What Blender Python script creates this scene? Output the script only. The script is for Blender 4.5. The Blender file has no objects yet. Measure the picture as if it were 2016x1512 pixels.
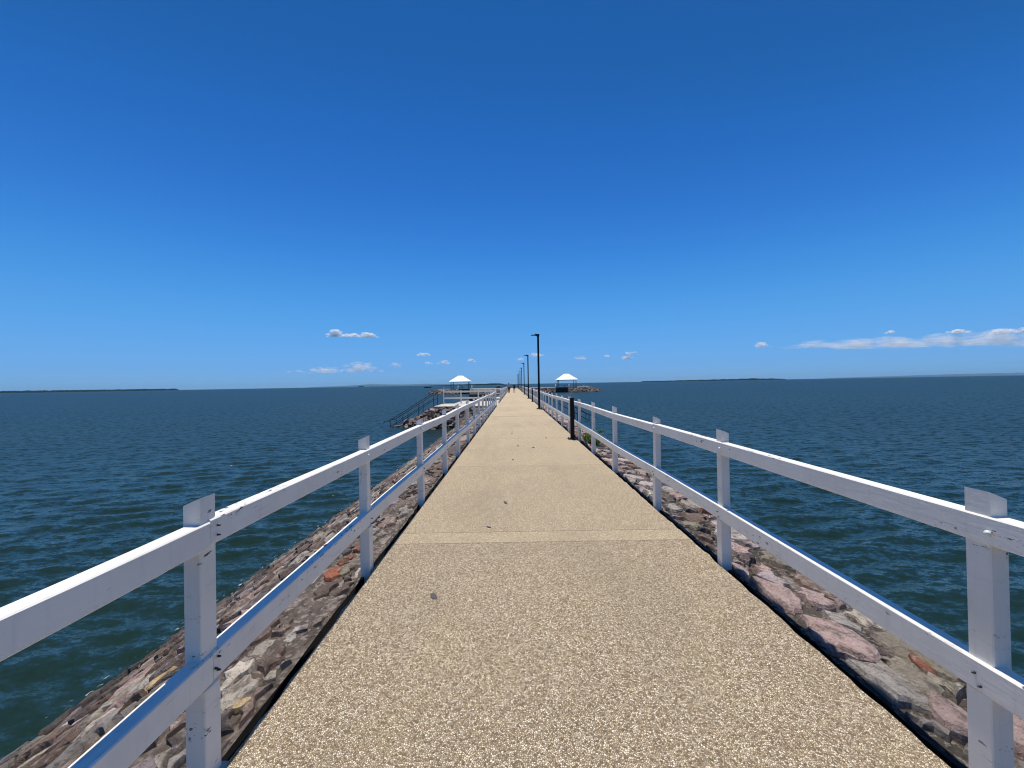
import bpy, bmesh, math, random
import numpy as np
from mathutils import Vector, Matrix, noise as mnoise

random.seed(11)
R = math.radians
S = bpy.context.scene
COL = S.collection

# ------------------------------------------------------------------ camera
EYE = 1.6                       # eye above the deck (deck top is z = 0)
WATER_Z = -1.5
FPX = 800.0                     # focal length in photograph pixels
cam_d = bpy.data.cameras.new('camera'); cam = bpy.data.objects.new('camera', cam_d); COL.objects.link(cam)
cam_d.sensor_width = 36.0; cam_d.lens = FPX * 36 / 2016
cam_d.clip_start = 0.05; cam_d.clip_end = 120000
cam.location = (0, 0, EYE); cam.rotation_euler = (R(90), R(1.0), R(0.215))
S.camera = cam

# ------------------------------------------------------------------ sky and sun
SUN_EL, SUN_AZ = 79.0, -9.0     # azimuth measured from +Y (down the pier) towards +X
w = bpy.data.worlds.new('World'); S.world = w; w.use_nodes = True
nt = w.node_tree; nt.nodes.clear()
wo = nt.nodes.new('ShaderNodeOutputWorld'); bg = nt.nodes.new('ShaderNodeBackground')
sky = nt.nodes.new('ShaderNodeTexSky'); sky.sky_type = 'NISHITA'; sky.sun_disc = False
sky.sun_elevation = R(SUN_EL); sky.sun_rotation = R(SUN_AZ)
sky.altitude = 0; sky.air_density = 1.0; sky.dust_density = 0.0; sky.ozone_density = 10.0
# the camera's rendering of the sky: one response curve per channel, the same all round the dome
SKY_K = 0.10
sc1 = nt.nodes.new('ShaderNodeVectorMath'); sc1.operation = 'SCALE'; sc1.inputs[3].default_value = SKY_K
nt.links.new(sky.outputs[0], sc1.inputs[0])
sep = nt.nodes.new('ShaderNodeSeparateXYZ'); nt.links.new(sc1.outputs[0], sep.inputs[0])
com = nt.nodes.new('ShaderNodeCombineXYZ')
for ch, pts in enumerate(([(0, 0), (.077, .0120), (.088, .0140), (.099, .019), (.19, .080), (.30, .128), (.48, .170), (1, .30)],
                          [(0, 0), (.16, .098), (.18, .110), (.204, .142), (.363, .335), (.50, .395), (.63, .420), (1, .55)],
                          [(0, 0), (.379, .36), (.413, .39), (.454, .51), (.55, .70), (.652, .80), (.714, .84), (1, .95)])):
    fc = nt.nodes.new('ShaderNodeFloatCurve'); cv = fc.mapping.curves[0]
    while len(cv.points) < len(pts): cv.points.new(.5, .5)
    for p_, (x_, y_) in zip(cv.points, pts): p_.location = (x_, y_); p_.handle_type = 'AUTO_CLAMPED'
    fc.mapping.update(); fc.inputs['Factor'].default_value = 1.0
    nt.links.new(sep.outputs[ch], fc.inputs['Value']); nt.links.new(fc.outputs[0], com.inputs[ch])
sc2 = nt.nodes.new('ShaderNodeVectorMath'); sc2.operation = 'SCALE'; sc2.inputs[3].default_value = 10.0
nt.links.new(com.outputs[0], sc2.inputs[0]); nt.links.new(sc2.outputs[0], bg.inputs[0])
bg.inputs[1].default_value = 0.10
nt.links.new(bg.outputs[0], wo.inputs[0])
sun_d = bpy.data.lights.new('sun', 'SUN'); sun = bpy.data.objects.new('sun', sun_d); COL.objects.link(sun)
sun_d.energy = 4.9; sun_d.angle = R(0.53); sun_d.color = (1.0, 0.945, 0.85)
sdir = Vector((math.sin(R(SUN_AZ)) * math.cos(R(SUN_EL)), math.cos(R(SUN_AZ)) * math.cos(R(SUN_EL)), math.sin(R(SUN_EL))))
sun.rotation_euler = (-sdir).to_track_quat('-Z', 'Y').to_euler(); sun.location = (0, 0, 60)
S.view_settings.view_transform = 'Standard'; S.view_settings.look = 'None'
S.view_settings.exposure = 0.0; S.view_settings.gamma = 1.0; S.view_settings.use_curve_mapping = False
S.render.engine = 'CYCLES'
S.cycles.use_denoising = True; S.cycles.pixel_filter_type = 'BLACKMAN_HARRIS'; S.cycles.filter_width = 1.1
S.cycles.max_bounces = 10; S.cycles.diffuse_bounces = 6; S.cycles.transparent_max_bounces = 64
S.cycles.sample_clamp_indirect = 6.0; S.cycles.sample_clamp_direct = 12.0
S.cycles.caustics_reflective = False; S.cycles.caustics_refractive = False

# ------------------------------------------------------------------ helpers
def ray(px, py, D):
    """world point at depth D (metres down the pier) for a photograph pixel"""
    u, v = px - 1008, 756 - py
    c, s = math.cos(R(1.0)), math.sin(R(1.0))
    uu, vv = u * c + v * s, -u * s + v * c
    return Vector(((uu - 3) / FPX * D, D, EYE + vv / FPX * D))

class MB:
    def __init__(self): self.v = []; self.f = []; self.m = []
    def add(self, vs, fs, mat=0):
        o = len(self.v); self.v += [tuple(x) for x in vs]
        for f in fs: self.f.append([i + o for i in f]); self.m.append(mat)
        return self
    def box(self, c, s, rot=None, mat=0, ch=0.0):
        hx, hy, hz = s[0] / 2, s[1] / 2, s[2] / 2
        if ch > 0:
            prof = [(-hx + ch, -hy), (hx - ch, -hy), (hx, -hy + ch), (hx, hy - ch), (hx - ch, hy), (-hx + ch, hy), (-hx, hy - ch), (-hx, -hy + ch)]
            k = (hx - ch) / hx; k2 = (hy - ch) / hy
            vs = []
            for z, q in ((-hz, 1), (-hz + ch, 0), (hz - ch, 0), (hz, 1)):
                for x, y in prof: vs.append((x * (k if q else 1), y * (k2 if q else 1), z))
            fs = [list(range(7, -1, -1)), list(range(24, 32))]
            for r in range(3):
                for i in range(8):
                    j = (i + 1) % 8; fs.append([r * 8 + i, r * 8 + j, r * 8 + 8 + j, r * 8 + 8 + i])
        else:
            vs = [(x, y, z) for z in (-hz, hz) for x, y in ((-hx, -hy), (hx, -hy), (hx, hy), (-hx, hy))]
            fs = [[3, 2, 1, 0], [4, 5, 6, 7], [0, 1, 5, 4], [1, 2, 6, 5], [2, 3, 7, 6], [3, 0, 4, 7]]
        M = rot if rot is not None else Matrix.Identity(3)
        c = Vector(c)
        return self.add([M @ Vector(v) + c for v in vs], fs, mat)
    def tube(self, pts, rad, n=8, mat=0, cap=True):
        pts = [Vector(p) for p in pts]; vs = []; fs = []
        rr = rad if isinstance(rad, (list, tuple)) else [rad] * len(pts)
        for i, p in enumerate(pts):
            d = (pts[min(i + 1, len(pts) - 1)] - pts[max(i - 1, 0)]).normalized()
            a = d.orthogonal().normalized() if abs(d.z) < .95 else Vector((1, 0, 0))
            if abs(d.z) < .95: a = d.cross(Vector((0, 0, 1))).normalized()
            b = d.cross(a).normalized(); a = b.cross(d).normalized()
            for k in range(n):
                t = 2 * math.pi * k / n
                vs.append(p + (a * math.cos(t) + b * math.sin(t)) * rr[i])
        for i in range(len(pts) - 1):
            for k in range(n):
                j = (k + 1) % n; fs.append([i * n + k, i * n + j, (i + 1) * n + j, (i + 1) * n + k])
        if cap: fs.append(list(range(n - 1, -1, -1))); fs.append(list(range((len(pts) - 1) * n, len(pts) * n)))
        return self.add(vs, fs, mat)
    def lathe(self, prof, c=(0, 0, 0), n=12, mat=0, sx=1, sy=1):
        vs = []; fs = []
        for r, z in prof:
            for k in range(n):
                t = 2 * math.pi * k / n; vs.append((c[0] + r * sx * math.cos(t), c[1] + r * sy * math.sin(t), c[2] + z))
        for i in range(len(prof) - 1):
            for k in range(n):
                j = (k + 1) % n; fs.append([i * n + k, i * n + j, (i + 1) * n + j, (i + 1) * n + k])
        fs.append(list(range(n - 1, -1, -1))); fs.append(list(range((len(prof) - 1) * n, len(prof) * n)))
        return self.add(vs, fs, mat)
    def loft(self, rings, mat=0, cap=True):
        n = len(rings[0]); vs = [p for r in rings for p in r]; fs = []
        for i in range(len(rings) - 1):
            for k in range(n):
                j = (k + 1) % n; fs.append([i * n + k, i * n + j, (i + 1) * n + j, (i + 1) * n + k])
        if cap: fs.append(list(range(n - 1, -1, -1))); fs.append(list(range((len(rings) - 1) * n, len(rings) * n)))
        return self.add(vs, fs, mat)
    def mesh(self, name, mats, smooth=False, fix=True):
        me = bpy.data.meshes.new(name); me.from_pydata(self.v, [], self.f)
        for m in (mats if isinstance(mats, (list, tuple)) else [mats]): me.materials.append(m)
        me.polygons.foreach_set('material_index', self.m)
        if fix:
            bm = bmesh.new(); bm.from_mesh(me); bmesh.ops.recalc_face_normals(bm, faces=bm.faces); bm.to_mesh(me); bm.free()
        if smooth: me.polygons.foreach_set('use_smooth', [True] * len(me.polygons))
        me.update(); return me
    def build(self, name, mats, parent=None, smooth=False, fix=True):
        return link(name, self.mesh(name, mats, smooth, fix), parent)

def link(name, me, parent=None, loc=None, rot=None):
    o = bpy.data.objects.new(name, me); COL.objects.link(o)
    if parent is not None: o.parent = parent
    if loc is not None: o.location = loc
    if rot is not None: o.rotation_euler = rot
    return o
def tag(o, label=None, cat=None, group=None, kind=None):
    if label: o['label'] = label
    if cat: o['category'] = cat
    if group: o['group'] = group
    if kind: o['kind'] = kind
    return o
def thing(name, label, cat, loc=(0, 0, 0), rz=0, group=None):
    return tag(link(name, None, None, loc, (0, 0, rz)), label, cat, group)
def copy_tree(o, parent=None):
    c = o.copy(); COL.objects.link(c)
    if parent is not None: c.parent = parent
    for ch in o.children: copy_tree(ch, c)
    return c
ORD = ['nearest', 'second', 'third', 'fourth', 'fifth', 'sixth', 'seventh', 'eighth', 'ninth', 'tenth']

# ------------------------------------------------------------------ materials
class NT:
    """small node-tree helper"""
    def __init__(self, name):
        self.mat = bpy.data.materials.new(name); self.mat.use_nodes = True
        self.t = self.mat.node_tree; self.t.nodes.clear()
        self.out = self.t.nodes.new('ShaderNodeOutputMaterial')
    def n(self, kind, **kw):
        nd = self.t.nodes.new('ShaderNode' + kind)
        ins = kw.pop('ins', {})
        for k, v in kw.items(): setattr(nd, k, v)
        for k, v in ins.items():
            s = nd.inputs[k]
            if hasattr(v, 'is_output'): self.t.links.new(v, s)
            else: s.default_value = v
        return nd
    def math(self, op, a, b=0.0, c=None, clamp=False):
        ins = {0: a, 1: b}
        if c is not None: ins[2] = c
        return self.n('Math', operation=op, use_clamp=clamp, ins=ins).outputs[0]
    def mix(self, f, a, b, blend='MIX'):
        nd = self.n('MixRGB', blend_type=blend)
        for i, v in ((0, f), (1, a), (2, b)):
            if hasattr(v, 'is_output'): self.t.links.new(v, nd.inputs[i])
            else: nd.inputs[i].default_value = v if i == 0 else (*v[:3], 1)
        return nd.outputs[0]
    def ramp(self, f, stops, interp='LINEAR'):
        nd = self.n('ValToRGB', ins={0: f}); cr = nd.color_ramp; cr.interpolation = interp
        while len(cr.elements) < len(stops): cr.elements.new(0.5)
        for e, (p, c) in zip(cr.elements, stops):
            e.position = p; e.color = (*(c if isinstance(c, (tuple, list)) else (c, c, c))[:3], 1)
        return nd.outputs[0]
    def pos(self): return self.n('NewGeometry').outputs['Position']
    def obj(self): return self.n('TexCoord').outputs['Object']
    def map(self, v, sc=(1, 1, 1), loc=(0, 0, 0)):
        return self.n('Mapping', ins={'Vector': v, 'Scale': sc, 'Location': loc}).outputs[0]
    def noise(self, v, scale, detail=4, rough=.55, out=0):
        return self.n('TexNoise', ins={'Vector': v, 'Scale': scale, 'Detail': detail, 'Roughness': rough}).outputs[out]
    def bump(self, h, strength=.5, dist=.01, normal=None):
        ins = {'Height': h, 'Strength': strength, 'Distance': dist}
        if normal is not None: ins['Normal'] = normal
        return self.n('Bump', ins=ins).outputs[0]
    def bsdf(self, color, rough=.6, spec=.5, metal=0.0, normal=None, **extra):
        b = self.n('BsdfPrincipled')
        for k, v in (('Base Color', color), ('Roughness', rough), ('Specular IOR Level', spec), ('Metallic', metal), ('Normal', normal), *extra.items()):
            if v is None: continue
            if hasattr(v, 'is_output'): self.t.links.new(v, b.inputs[k])
            elif k in ('Base Color',): b.inputs[k].default_value = (*v[:3], 1)
            else: b.inputs[k].default_value = v
        self.t.links.new(b.outputs[0], self.out.inputs[0]); return self.mat

def simple(name, c, rough=.6, metal=0.0, spec=.5, var=.12, scale=6, bump=.15):
    t = NT(name); p = t.pos(); n = t.noise(p, scale, 5)
    dark = tuple(x * (1 - var) for x in c); lite = tuple(min(1, x * (1 + var)) for x in c)
    return t.bsdf(t.ramp(n, [(.3, dark), (.7, lite)]), rough, spec, metal, t.bump(t.noise(p, scale * 9, 3), bump, .004))

def m_white_paint(name, chips=1.0):
    t = NT(name); p = t.pos()
    n = t.noise(p, 3.0, 5)
    base = t.ramp(n, [(.3, (.775, .73, .655)), (.55, (.85, .805, .725)), (.8, (.865, .82, .74))])
    # faint grime runs
    g = t.noise(t.map(p, (26, 26, 3)), 1.0, 4)
    base = t.mix(t.math('MULTIPLY', t.ramp(g, [(.55, 0), (.8, 1)]), .22), base, (.42, .40, .37))
    # flaked chips: sparse, stretched along the rail
    c1 = t.noise(t.map(p, (46, 17, 60)), 1.0, 3, .6)
    c2 = t.noise(t.map(p, (2.2, 2.2, 9.0)), 1.0, 2)
    chip = t.math('MULTIPLY', t.ramp(c1, [(.60, 0), (.63, 1)]), t.ramp(c2, [(.60, 0), (.66, 1)]))
    # long hairline cracks
    k1 = t.noise(t.map(p, (30, 1.6, 34)), 1.0, 3, .6)
    crack = t.math('MULTIPLY', t.ramp(k1, [(.492, 0), (.499, 1), (.506, 0)]), t.ramp(t.noise(t.map(p, (1.5, 1.1, 12), (5, 3, 1)), 1.0, 2), [(.56, 0), (.62, 1)]))
    f = t.math('MULTIPLY', t.math('MAXIMUM', chip, t.math('MULTIPLY', crack, .8)), chips)
    col = t.mix(f, base, (.06, .055, .055))
    h = t.math('ADD', t.math('MULTIPLY', t.noise(t.map(p, (60, 9, 60)), 1.0, 4), .5), t.math('MULTIPLY', f, -1.0))
    return t.bsdf(col, .45, .4, 0, t.bump(h, .45, .004))

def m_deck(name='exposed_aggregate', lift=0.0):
    t = NT(name); p = t.pos()
    wv = t.noise(p, 40, 2, .5, 1)
    pv = t.n('VectorMath', operation='ADD', ins={0: p, 1: t.n('VectorMath', operation='SCALE', ins={0: wv, 3: .004}).outputs[0]}).outputs[0]
    pv = t.map(pv, (1, .88, 1))
    v1 = t.n('TexVoronoi', ins={'Vector': pv, 'Scale': 125.0, 'Randomness': 1.0})
    ve = t.n('TexVoronoi', feature='DISTANCE_TO_EDGE', ins={'Vector': pv, 'Scale': 125.0, 'Randomness': 1.0})
    rnd = t.n('SeparateColor', ins={0: v1.outputs['Color']})
    col = t.ramp(rnd.outputs[0], [(0.0, (.115, .082, .055)), (.12, (.25, .178, .12)), (.28, (.43, .315, .21)), (.44, (.56, .445, .295)), (.58, (.53, .44, .35)), (.74, (.77, .655, .465)), (.90, (.95, .84, .67))])
    gap = t.ramp(ve.outputs['Distance'], [(.03, 0), (.18, 1)])
    col = t.mix(gap, (.11, .08, .05), col)
    big = t.noise(p, .55, 5, .6)
    col = t.mix(.5, col, t.ramp(big, [(.3, (.86, .82, .78)), (.7, (1.2, 1.16, 1.06))]), 'MULTIPLY')
    yl = t.noise(t.map(p, (1.2, .5, 1), (3, 9, 0)), 1.0, 4)
    col = t.mix(t.math('MULTIPLY', t.ramp(yl, [(.5, 0), (.75, 1)]), .14), col, (.62, .50, .24), 'MIX')
    sp = t.n('TexVoronoi', ins={'Vector': t.map(p, (1.5, 1.2, 1)), 'Scale': 1.0})
    spot = t.math('MULTIPLY', t.ramp(sp.outputs['Distance'], [(.014, 1), (.022, 0)]), t.ramp(t.n('SeparateColor', ins={0: sp.outputs['Color']}).outputs[1], [(.6, 0), (.62, .55)]))
    st = t.noise(t.map(p, (.9, .22, 1), (4, 2, 0)), 1.0, 6, .65)
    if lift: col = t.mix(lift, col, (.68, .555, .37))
    col = t.mix(t.math('MULTIPLY', t.ramp(st, [(.52, 0), (.72, 1)]), .28), col, (.20, .165, .125))
    col = t.mix(spot, col, (.10, .09, .085))
    h = t.math('ADD', t.ramp(ve.outputs['Distance'], [(0, 0), (.35, 1)]), t.math('MULTIPLY', rnd.outputs[1], .45))
    return t.bsdf(col, .9, .12, 0, t.bump(h, .75, .006))

def m_stone(name, a, b, speck=(.1, .08, .075), lichen=0.0):
    t = NT(name); p = t.pos()
    oi = t.n('ObjectInfo').outputs['Random']
    n = t.noise(p, 6.5, 9, .72); n2 = t.noise(p, 42, 6, .75); n3 = t.noise(t.map(p, (11, 6, 30), (3, 1, 7)), 1.0, 8, .72)
    pit = t.n('TexVoronoi', ins={'Vector': p, 'Scale': 55.0}).outputs['Distance']
    col = t.ramp(n, [(.32, a), (.62, b)])
    col = t.mix(t.math('MULTIPLY', t.ramp(n2, [(.54, 0), (.64, 1)]), .75), col, speck)
    col = t.mix(t.math('MULTIPLY', t.ramp(n3, [(.50, 0), (.62, 1)]), .75), col, (.10, .078, .064))
    col = t.mix(t.math('MULTIPLY', t.ramp(t.noise(p, 19, 8, .75), [(.54, 0), (.64, 1)]), .45), col, (.62, .57, .53))
    col = t.mix(t.math('MULTIPLY', t.ramp(pit, [(.10, 1), (.22, 0)]), .5), col, speck)
    col = t.mix(.8, col, t.ramp(oi, [(0, (.56, .53, .51)), (1, (1.25, 1.2, 1.16))]), 'MULTIPLY')
    z = t.n('SeparateXYZ', ins={0: p}).outputs[2]
    zz = t.math('ADD', z, t.math('MULTIPLY', t.noise(p, 3.0, 4), .5))
    wet = t.ramp(t.math('ADD', zz, 1.6), [(.28, 1), (.88, 0)])
    col = t.mix(t.math('MULTIPLY', wet, .82), col, (.035, .032, .022))
    h = t.math('ADD', t.math('MULTIPLY', n, 1.0), t.math('MULTIPLY', n2, .35))
    rough = t.ramp(wet, [(0, .85), (1, .45)])
    return t.bsdf(col, rough, .25, 0, t.bump(h, 1.0, .05))

def m_mortar(name, a, b):
    t = NT(name); p = t.pos()
    n = t.noise(p, 3.3, 10, .72); n2 = t.noise(p, 24, 8, .75)
    pw = t.n('VectorMath', operation='ADD', ins={0: p, 1: t.n('VectorMath', operation='SCALE', ins={0: t.noise(p, 6, 4, .6, 1), 3: .16}).outputs[0]}).outputs[0]
    vm = t.map(pw, (7.5, 4.2, 7.5))
    vc = t.n('TexVoronoi', feature='DISTANCE_TO_EDGE', ins={'Vector': vm, 'Scale': 1.0})
    vcc = t.n('TexVoronoi', ins={'Vector': vm, 'Scale': 1.0})
    g = t.n('TexVoronoi', ins={'Vector': pw, 'Scale': 42.0})
    col = t.ramp(n, [(.34, a), (.62, b)])
    rc = t.n('SeparateColor', ins={0: vcc.outputs['Color']})
    cell = t.ramp(rc.outputs[0], [(0, (.12, .085, .07)), (.45, (.22, .165, .14)), (.8, (.30, .25, .225)), (1, (.46, .41, .36))])
    cell = t.mix(t.math('MULTIPLY', t.ramp(n2, [(.48, 0), (.62, 1)]), .7), cell, (.09, .07, .06))
    col = t.mix(t.math('MULTIPLY', t.ramp(vc.outputs[0], [(.05, 0), (.16, 1)]), t.ramp(rc.outputs[1], [(.35, 0), (.55, .85)])), col, cell)
    col = t.mix(t.math('MULTIPLY', t.ramp(n2, [(.52, 0), (.66, 1)]), .6), col, (.045, .036, .032))
    gr = t.n('SeparateColor', ins={0: g.outputs['Color']}).outputs[0]
    col = t.mix(t.math('MULTIPLY', t.ramp(gr, [(.78, 0), (.9, 1)]), .45), col, (.46, .41, .36))
    col = t.mix(t.math('MULTIPLY', t.ramp(t.noise(p, 11, 9, .75), [(.56, 0), (.66, 1)]), .55), col, (.40, .35, .31))
    z = t.n('SeparateXYZ', ins={0: p}).outputs[2]
    wet = t.ramp(t.math('ADD', t.math('ADD', z, t.math('MULTIPLY', t.noise(p, 3.0, 4), .5)), 1.6), [(.28, 1), (.88, 0)])
    col = t.mix(t.math('MULTIPLY', wet, .82), col, (.03, .03, .02))
    h = t.math('ADD', t.math('ADD', n, t.math('MULTIPLY', n2, .5)), t.math('MULTIPLY', t.ramp(vc.outputs[0], [(0, 0), (.2, 1)]), .5))
    return t.bsdf(col, .95, .15, 0, t.bump(h, 1.0, .05))

XL, XR = -1.255, 1.77
def m_water():
    t = NT('sea_water'); p = t.pos()
    att = t.n('Attribute', attribute_name='ripple').outputs['Fac']
    gust = t.ramp(t.noise(t.map(p, (.035, .06, 1)), 1.0, 4, .6), [(.3, .70), (.7, 1.25)])
    na = t.noise(t.map(p, (1.7, 3.6, 1)), 1.0, 3, .6, 1)
    nb = t.noise(t.map(p, (4.2, 8.5, 1), (7, 3, 0)), 1.0, 3, .65, 1)
    nc = t.noise(t.map(p, (17, 30, 1), (1, 5, 0)), 1.0, 2, .6, 1)
    def cen(v, s):
        d = t.n('VectorMath', operation='SUBTRACT', ins={0: v, 1: (.5, .5, .5)}).outputs[0]
        return t.n('VectorMath', operation='MULTIPLY', ins={0: d, 1: s}).outputs[0]
    va = t.n('VectorMath', operation='SCALE', ins={0: cen(na, (1.2, 2.1, 0)), 3: att}).outputs[0]
    vb = t.n('VectorMath', operation='SCALE', ins={0: cen(nb, (.80, 1.25, 0)), 3: gust}).outputs[0]
    vc = t.n('VectorMath', operation='SCALE', ins={0: cen(nc, (.30, .42, 0)), 3: gust}).outputs[0]
    s = t.n('VectorMath', operation='ADD', ins={0: va, 1: vb}).outputs[0]
    s = t.n('VectorMath', operation='ADD', ins={0: s, 1: vc}).outputs[0]
    s = t.n('VectorMath', operation='ADD', ins={0: s, 1: t.n('NewGeometry').outputs['Normal']}).outputs[0]
    nrm = t.n('VectorMath', operation='NORMALIZE', ins={0: s}).outputs[0]
    murk = t.noise(t.map(p, (.05, .03, 1)), 1.0, 4)
    col = t.ramp(murk, [(.3, (.008, .023, .022)), (.7, (.012, .029, .025))])
    fv = t.n('TexVoronoi', ins={'Vector': t.map(p, (.62, .95, 0), (2, 5, 0)), 'Scale': 1.0})
    fr_ = t.n('SeparateColor', ins={0: fv.outputs['Color']})
    glint_fleck = t.math('MULTIPLY', t.ramp(fv.outputs['Distance'], [(.018, 1), (.034, 0)]), t.ramp(fr_.outputs[0], [(.88, 0), (.9, 1)]))  # sun glints painted on the water as sparse white flecks
    px_ = t.n('SeparateXYZ', ins={0: p})
    lap = 0.0
    for xe in (XL - 3.06, XR + 2.76):
        d_ = t.math('ABSOLUTE', t.math('SUBTRACT', px_.outputs[0], xe))
        lap = t.math('ADD', lap, t.ramp(d_, [(.02, 1), (.22, 0)]))
    near = t.ramp(t.math('MULTIPLY', px_.outputs[1], .02), [(.55, 1), (.62, 0)])
    lap = t.math('MULTIPLY', t.math('MULTIPLY', lap, near), t.ramp(t.noise(t.map(p, (16, 9, 0)), 1.0, 5, .7), [(.60, 0), (.66, 1)]))
    glint_foam = t.math('MAXIMUM', glint_fleck, t.math('MULTIPLY', lap, .7), clamp=True)  # painted sun glints joined with real foam lapping at the banks
    col = t.mix(glint_foam, col, (.85, .87, .87))
    rough = t.math('ADD', t.math('MULTIPLY', att, .31), .045)     # waves too small for the mesh far off become roughness
    return t.bsdf(col, rough, .18, 0, nrm, IOR=1.333)

M = {}
M['white'] = m_white_paint('white_paint')
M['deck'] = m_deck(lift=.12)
M['water'] = m_water()
M['concrete'] = simple('pale_concrete', (.50, .46, .38), .85, var=.25, scale=3)
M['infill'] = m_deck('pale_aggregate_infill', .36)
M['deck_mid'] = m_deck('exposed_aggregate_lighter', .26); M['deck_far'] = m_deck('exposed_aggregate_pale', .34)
M['rail_shade'] = simple('painted_rail_shade', (.006, .006, .006), .95, spec=.1, var=.3, scale=20)  # shade of the rails in the edge slot, put in as near-black colour
M['patch'] = simple('grey_patch', (.075, .07, .073), .85, var=.15, scale=30)
M['black'] = simple('black_powder_coat', (.006, .006, .008), .5, .0, .25, var=.2)
M['steel'] = simple('dark_galvanised_steel', (.035, .05, .065), .45, .5, var=.25)
M['bolt'] = simple('painted_bolt', (.74, .74, .73), .35, var=.05)
M['hole'] = simple('dark_screw', (.02, .02, .022), .5, var=.2, scale=200)
M['roof'] = simple('white_metal_roof', (.82, .82, .80), .45, var=.04, scale=1)
M['green_post'] = simple('grey_green_post', (.05, .075, .08), .55, var=.1)
M['dark_timber'] = simple('dark_timber', (.022, .024, .028), .7, var=.35, scale=8)
M['pile'] = simple('white_pile', (.72, .71, .68), .6, var=.12)
M['stones_r'] = [m_stone('stone_pink', (.40, .275, .25), (.56, .43, .40)),
    m_stone('stone_lilac', (.34, .28, .285), (.47, .40, .40)),
    m_stone('stone_grey', (.30, .275, .25), (.47, .44, .40)),
    m_stone('stone_olive', (.26, .23, .175), (.40, .36, .28)),
    m_stone('stone_brown', (.15, .105, .085), (.26, .19, .155)),
    m_stone('stone_dark', (.085, .070, .068), (.16, .13, .125)),
    m_stone('stone_rust', (.24, .09, .045), (.36, .16, .09)),
    m_stone('stone_cream', (.46, .42, .35), (.62, .56, .47))]
M['stone_yellow'] = m_stone('stone_yellow', (.50, .34, .15), (.64, .47, .24))
M['stone_red'] = m_stone('stone_red', (.36, .11, .06), (.50, .19, .11))
M['mortar_r'] = m_mortar('mortar_right', (.045, .038, .032), (.11, .094, .078))
M['mortar_l'] = m_mortar('mortar_left', (.085, .068, .056), (.17, .135, .112))
M['leaf'] = simple('shrub_leaf', (.13, .21, .045), .5, var=.45, scale=22)
M['stem'] = simple('shrub_stem', (.09, .065, .04), .8)
M['mangrove'] = simple('mangrove_canopy', (.007, .016, .018), 1.0, spec=.0, var=.4, scale=.05, bump=0)
M['hill'] = simple('hill_forest', (.03, .045, .035), 1.0, spec=.0, var=.3, scale=.003, bump=0)

# ------------------------------------------------------------------ the sea: one sheet to the horizon
def build_water():
    rng = np.random.default_rng(5)
    r = [2.5]
    while r[-1] < 40000:
        x = r[-1]
        r.append(x + (max(.045, x * .0072) if x < 130 else x * .032))
    r = np.array(r)
    th = np.concatenate([np.arange(-68, 68.01, .2), np.arange(72, 288.1, 4.0)])
    th = np.radians(th); nT = len(th); nR = len(r)
    RR, TT = np.meshgrid(r, th, indexing='ij')
    X = RR * np.sin(TT); Y = RR * np.cos(TT)
    sp = np.where(r < 130, np.maximum(.045, r * .0072), r * .032)[:, None]
    Z = np.zeros_like(X); lost = np.zeros_like(sp)
    N = 64
    lam = np.exp(rng.uniform(np.log(.22), np.log(3.2), N)); lam.sort()
    wgt = np.exp(-((np.log(lam) - np.log(.62)) / .75) ** 2)
    wgt /= np.sqrt((wgt ** 2).sum())
    slope = .17 * wgt
    DX = np.zeros_like(X); DY = np.zeros_like(X)
    for l, s in zip(lam, slope):
        a = math.radians(-78) + rng.normal(0, .42)
        k = 2 * math.pi / l; ph = rng.uniform(0, 6.283)
        keep = np.clip((l / sp - 3.0) / 3.0, 0, 1)
        lost += (s * (1 - keep)) ** 2
        rows = np.nonzero(keep[:, 0] > 0)[0]
        if len(rows) == 0: continue
        e = rows[-1] + 1
        amp = s * math.sqrt(2) / k
        arg = k * (X[:e] * math.cos(a) + Y[:e] * math.sin(a)) + ph + .6 * np.sin(.11 * X[:e] + .07 * Y[:e] + ph)
        Z[:e] += amp * keep[:e] * np.sin(arg)
        DX[:e] += -.6 * amp * keep[:e] * math.cos(a) * np.cos(arg); DY[:e] += -.6 * amp * keep[:e] * math.sin(a) * np.cos(arg)
    X = X + DX; Y = Y + DY
    ripple = np.broadcast_to(np.sqrt(lost) / .17, X.shape)
    v = np.stack([X, Y, Z + WATER_Z], -1).reshape(-1, 3)
    v = np.vstack([v, [[0, 0, WATER_Z]]])
    i = np.arange(nR - 1)[:, None]; j = np.arange(nT)[None, :]; j2 = (j + 1) % nT
    q = np.stack([i * nT + j, (i + 1) * nT + j, (i + 1) * nT + j2, i * nT + j2], -1).reshape(-1, 4)[:, ::-1]
    nq = len(q)
    tri = np.stack([np.arange(nT), (np.arange(nT) + 1) % nT, np.full(nT, nR * nT)], -1)
    me = bpy.data.meshes.new('water')
    me.vertices.add(len(v)); me.vertices.foreach_set('co', v.astype(np.float32).ravel())
    loops = np.concatenate([q.ravel(), tri[:, ::-1].ravel()]).astype(np.int32)
    me.loops.add(len(loops)); me.loops.foreach_set('vertex_index', loops)
    starts = np.concatenate([np.arange(nq) * 4, nq * 4 + np.arange(nT) * 3]).astype(np.int32)
    me.polygons.add(nq + nT); me.polygons.foreach_set('loop_start', starts)
    me.polygons.foreach_set('use_smooth', np.ones(nq + nT, dtype=bool))
    me.update(calc_edges=True); me.validate()
    at = me.attributes.new('ripple', 'FLOAT', 'POINT')
    at.data.foreach_set('value', np.append(ripple.reshape(-1), 0).astype(np.float32))
    me.materials.append(M['water'])
    up = me.polygons[0].normal.z
    if up < 0: me.flip_normals()
    return tag(link('water', me), kind='structure')
build_water()

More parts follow.
